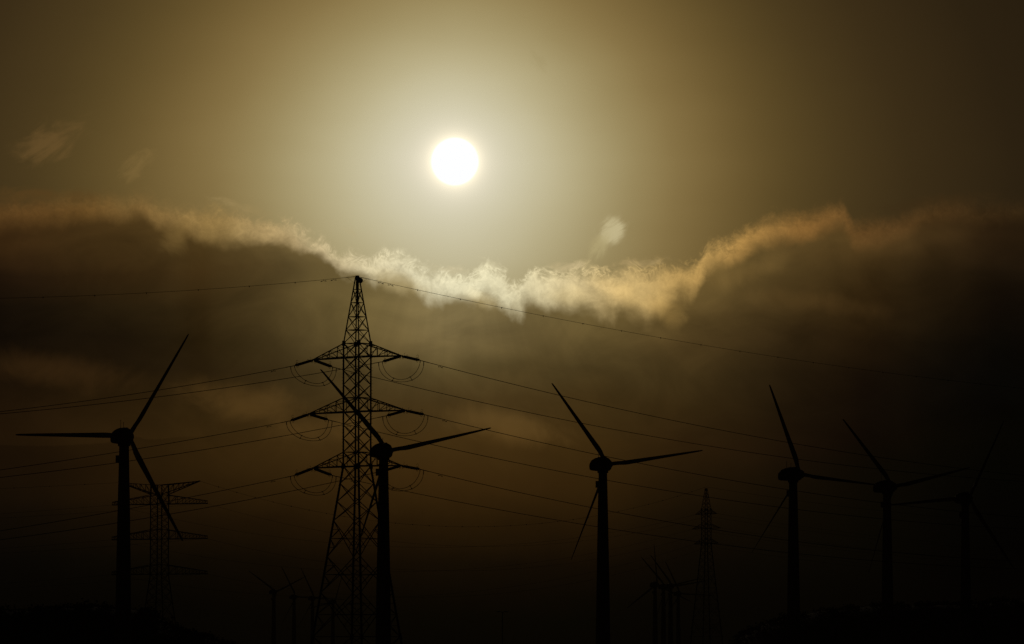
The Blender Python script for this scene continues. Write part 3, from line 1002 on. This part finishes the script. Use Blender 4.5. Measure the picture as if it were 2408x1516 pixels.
for i, (ct, cb, Lc) in enumerate(((315, 355, 85), (442, 485, 115), (575, 620, 98))):
    L = Lc * .2628 * k3 / math.cos(TH3)
    for sgn in (-1, 1):
        tips3[i, sgn] = crossarm(right_p, hs3, sgn, Z3(ct), Z3(cb), L, Z3(cb), 0.07, (0.3, 0.6), 0.2)


def wpt(root, p):
    th = root.rotation_euler.z
    return Vector((root.location.x + p.x * math.cos(th) - p.y * math.sin(th), root.location.y + p.x * math.sin(th) + p.y * math.cos(th), p.z))


def span(a, b, sag, r, name, label, cat, group, markers=0, mr=0.15):
    w = MB()
    f = lambda t: a.lerp(b, t) - Vector((0, 0, 4 * sag * t * (1 - t)))
    w.tube([f(i / 50.0) for i in range(51)], r, 5)
    c = w.build(name, MT['wire']); tag(c, label, cat, group)
    for i in range(markers):
        p = f((i + 1) / (markers + 1.0))
        m = MB(); m.tube([p + Vector((x, 0, 0)) for x in (-mr, -mr * .7, 0, mr * .7, mr)], [mr * .1, mr * .7, mr, mr * .7, mr * .1], 8)
        m.build('marker_ball', MT['grey'], c)
    return c


ARMN = ('top', 'middle', 'bottom')
GW = 'faint power cables of the far line'
span(wpt(left_p, tips2['h', 1]), Vector((PC3.x, PC3.y, Z3(113))), 12.5, 0.03, 'earth_wire', 'faint sagging earth wire with marker balls between the two hazy pylons', 'cable', GW, 30)
lft = Vector((-1.0, -0.10, 0)).normalized()
span(wpt(left_p, tips2['h', -1]), wpt(left_p, tips2['h', -1]) + lft * 300 + Vector((0, 0, -2)), 4.0, 0.03, 'earth_wire',
     'faint earth wire with marker balls leaving the hazy V topped pylon to the left edge', 'cable', GW, 30)
span(Vector((PC3.x, PC3.y, Z3(113))), Vector((PC3.x + 330, PC3.y + 150, Z3(113) + 4)), 13.0, 0.03, 'earth_wire',
     'faint earth wire leaving the peak of the small right pylon towards the right edge', 'cable', GW, 0)
for i in range(3):
    for sgn in (-1, 1):
        a = wpt(left_p, tips2[i, sgn]); b = wpt(right_p, tips3[i, sgn])
        span(a, b, 11.0, 0.025, 'power_cable', 'faint cable linking the two hazy pylons, from the %s crossarm, %s side' % (ARMN[i], 'near' if sgn > 0 else 'far'), 'power cable', GW)
        span(a, a + lft * 300 + Vector((0, 0, -3)), 6.0, 0.025, 'power_cable', 'faint cable leaving left from the %s crossarm, %s side, of hazy left pylon' % (ARMN[i], 'near' if sgn > 0 else 'far'), 'power cable', GW)
        span(b, b + Vector((330, 150, 3)), 13.0, 0.025, 'power_cable', 'faint cable leaving right from the %s crossarm, %s side, of small right pylon' % (ARMN[i], 'near' if sgn > 0 else 'far'), 'power cable', GW)

# ------------------------------------------------------------------ street lamp far below
DL = 1100.0
lz = height(1438, DL)
lamp = empty('street_lamp', (spot(1181.4, DL), DL, 0))
tag(lamp, 'slim double armed lamp post faint at the bottom edge, right of the big pylon', 'street lamp')
m = MB(); m.tube([(0, 0, 0), (0, 0, 1.0), (0, 0, lz - 0.2)], [0.16, 0.12, 0.08], 12); m.build('pole', MT['steel'], lamp, True)
for e in (-1, 1):
    m = MB(); m.tube([(0, 0, lz - 0.35), (e * 0.4, 0, lz - 0.1), (e * 0.75, 0, lz - 0.12)], 0.05, 8)
    arm = m.build('arm', MT['steel'], lamp)
    m = MB()
    m.loft([[(e * u, w_ * math.cos(2 * math.pi * k / 12), lz + zc + h_ * math.sin(2 * math.pi * k / 12)) for k in range(12)]
            for u, w_, h_, zc in ((0.6, .08, .06, -.10), (0.8, .17, .11, -.12), (1.1, .16, .08, -.17), (1.28, .05, .03, -.2))])
    m.build('lamp_head', MT['grey'], arm, True)


# ------------------------------------------------------------------ ground and hills
def nz2(x, y):
    return (math.sin(x * 0.013 + 1.3) * math.cos(y * 0.011) + 0.5 * math.sin(x * 0.041 + y * 0.03) + 0.25 * math.sin(x * 0.11 - y * 0.07 + 2)) / 1.75


g = MB()
N = 60
SZ = 12000.0
for j in range(N + 1):
    for i in range(N + 1):
        x = -SZ / 2 + SZ * i / N; y = -SZ / 2 + SZ * j / N
        g.v.append(Vector((x, y, 0.0)))
for j in range(N):
    for i in range(N):
        a = j * (N + 1) + i
        g.f.append((a, a + 1, a + N + 2, a + N + 1))
tag(g.build('ground', MT['soil']), kind='structure')


def hill(profile, dist, depth, rough):
    """ridge whose crest follows (bearing, elevation) readings; returns object and a height function"""
    xs = [spot(px, dist) for px, _ in profile]
    zs = [height(py, dist) for _, py in profile]

    def crest(x):
        if x <= xs[0]:
            return zs[0]
        if x >= xs[-1]:
            return zs[-1]
        for a in range(len(xs) - 1):
            if xs[a] <= x <= xs[a + 1]:
                f = (x - xs[a]) / (xs[a + 1] - xs[a])
                f = f * f * (3 - 2 * f)
                return zs[a] + (zs[a + 1] - zs[a]) * f

    def hz(x, y):
        u = (y - dist) / depth
        return crest(x) * max(0.0, math.cos(min(1.0, abs(u)) * math.pi / 2)) ** 1.5 + rough * nz2(x * 6, y * 6) * (1 - min(1, abs(u))) - 0.3
    m = MB()
    nx, ny = 120, 24
    for j in range(ny + 1):
        for i in range(nx + 1):
            x = xs[0] + (xs[-1] - xs[0]) * i / nx
            y = dist - depth + 2 * depth * j / ny
            m.v.append(Vector((x, y, hz(x, y))))
    for j in range(ny):
        for i in range(nx):
            a = j * (nx + 1) + i
            m.f.append((a, a + 1, a + nx + 2, a + nx + 1))
    o = m.build('hill', MT['soil'], None, True)
    tag(o, kind='structure')
    return xs, hz


def scrub(xs, hz, dist, depth, n, hmax, label):
    m = MB()
    for i in range(n):
        x = random.uniform(xs[0], xs[-1]); y = dist + random.uniform(-0.7, 0.35) * depth
        z = hz(x, y)
        if z < 0.5:
            continue
        R = random.uniform(0.4, 1.0) * hmax
        for k in range(26):
            v = Vector((random.gauss(0, .55), random.gauss(0, .55), abs(random.gauss(0.35, .35)))) * R
            c = Vector((x, y, z)) + v
            sz = R * random.uniform(.14, .3)
            a = Vector((random.uniform(-1, 1), random.uniform(-1, 1), random.uniform(-1, 1))).normalized()
            b = a.cross(Vector((random.uniform(-1, 1), random.uniform(-1, 1), random.uniform(-1, 1)))).normalized()
            q = len(m.v)
            m.v += [c - a * sz, c + b * sz, c + a * sz, c - b * sz * .8]
            m.f.append((q, q + 1, q + 2, q + 3))
    o = m.build('scrub', MT['shrub'])
    tag(o, label, 'scrub', kind='stuff')


xs, hz = hill([(-260, 1440), (-60, 1436), (20, 1434), (90, 1436), (150, 1428), (220, 1426), (280, 1431), (340, 1437), (370, 1452), (400, 1474), (440, 1491), (480, 1497), (520, 1514), (600, 1540), (700, 1572)], 1220.0, 130.0, 0.5)
scrub(xs, hz, 1220.0, 130.0, 900, 1.5, 'dark rounded scrub covering the low hill at bottom left')
xs, hz = hill([(1640, 1575), (1700, 1540), (1731, 1514), (1765, 1480), (1810, 1464), (1851, 1452), (1960, 1436), (2080, 1426), (2250, 1420), (2420, 1412), (2700, 1410)], 1950.0, 220.0, 0.8)
scrub(xs, hz, 1950.0, 220.0, 1100, 2.0, 'dark scrub covering the low hill at bottom right')

# ------------------------------------------------------------------ dusty air
h = MB()
S = 6100.0
h.v = [Vector(p) for p in ((-S, -S, -1), (S, -S, -1), (S, S, -1), (-S, S, -1), (-S, -S, 76), (S, -S, 76), (S, S, 76), (-S, S, 76))]
h.f = [(3, 2, 1, 0), (4, 5, 6, 7), (0, 1, 5, 4), (1, 2, 6, 5), (2, 3, 7, 6), (3, 0, 4, 7)]
hm = bpy.data.materials.new('dusty_air')
hm.use_nodes = True
t = hm.node_tree
for n_ in list(t.nodes):
    t.nodes.remove(n_)
pv = t.nodes.new('ShaderNodeVolumePrincipled')
mo = t.nodes.new('ShaderNodeOutputMaterial')
pv.inputs['Color'].default_value = (0.58, 0.44, 0.28, 1)
pv.inputs['Density'].default_value = 0.00016
pv.inputs['Anisotropy'].default_value = 0.0
t.links.new(pv.outputs[0], mo.inputs['Volume'])
hz_o = h.build('haze', hm)
tag(hz_o, kind='stuff')
hz_o['label'] = 'thin brown dusty haze filling the air over the whole plain'
hz_o['category'] = 'haze'
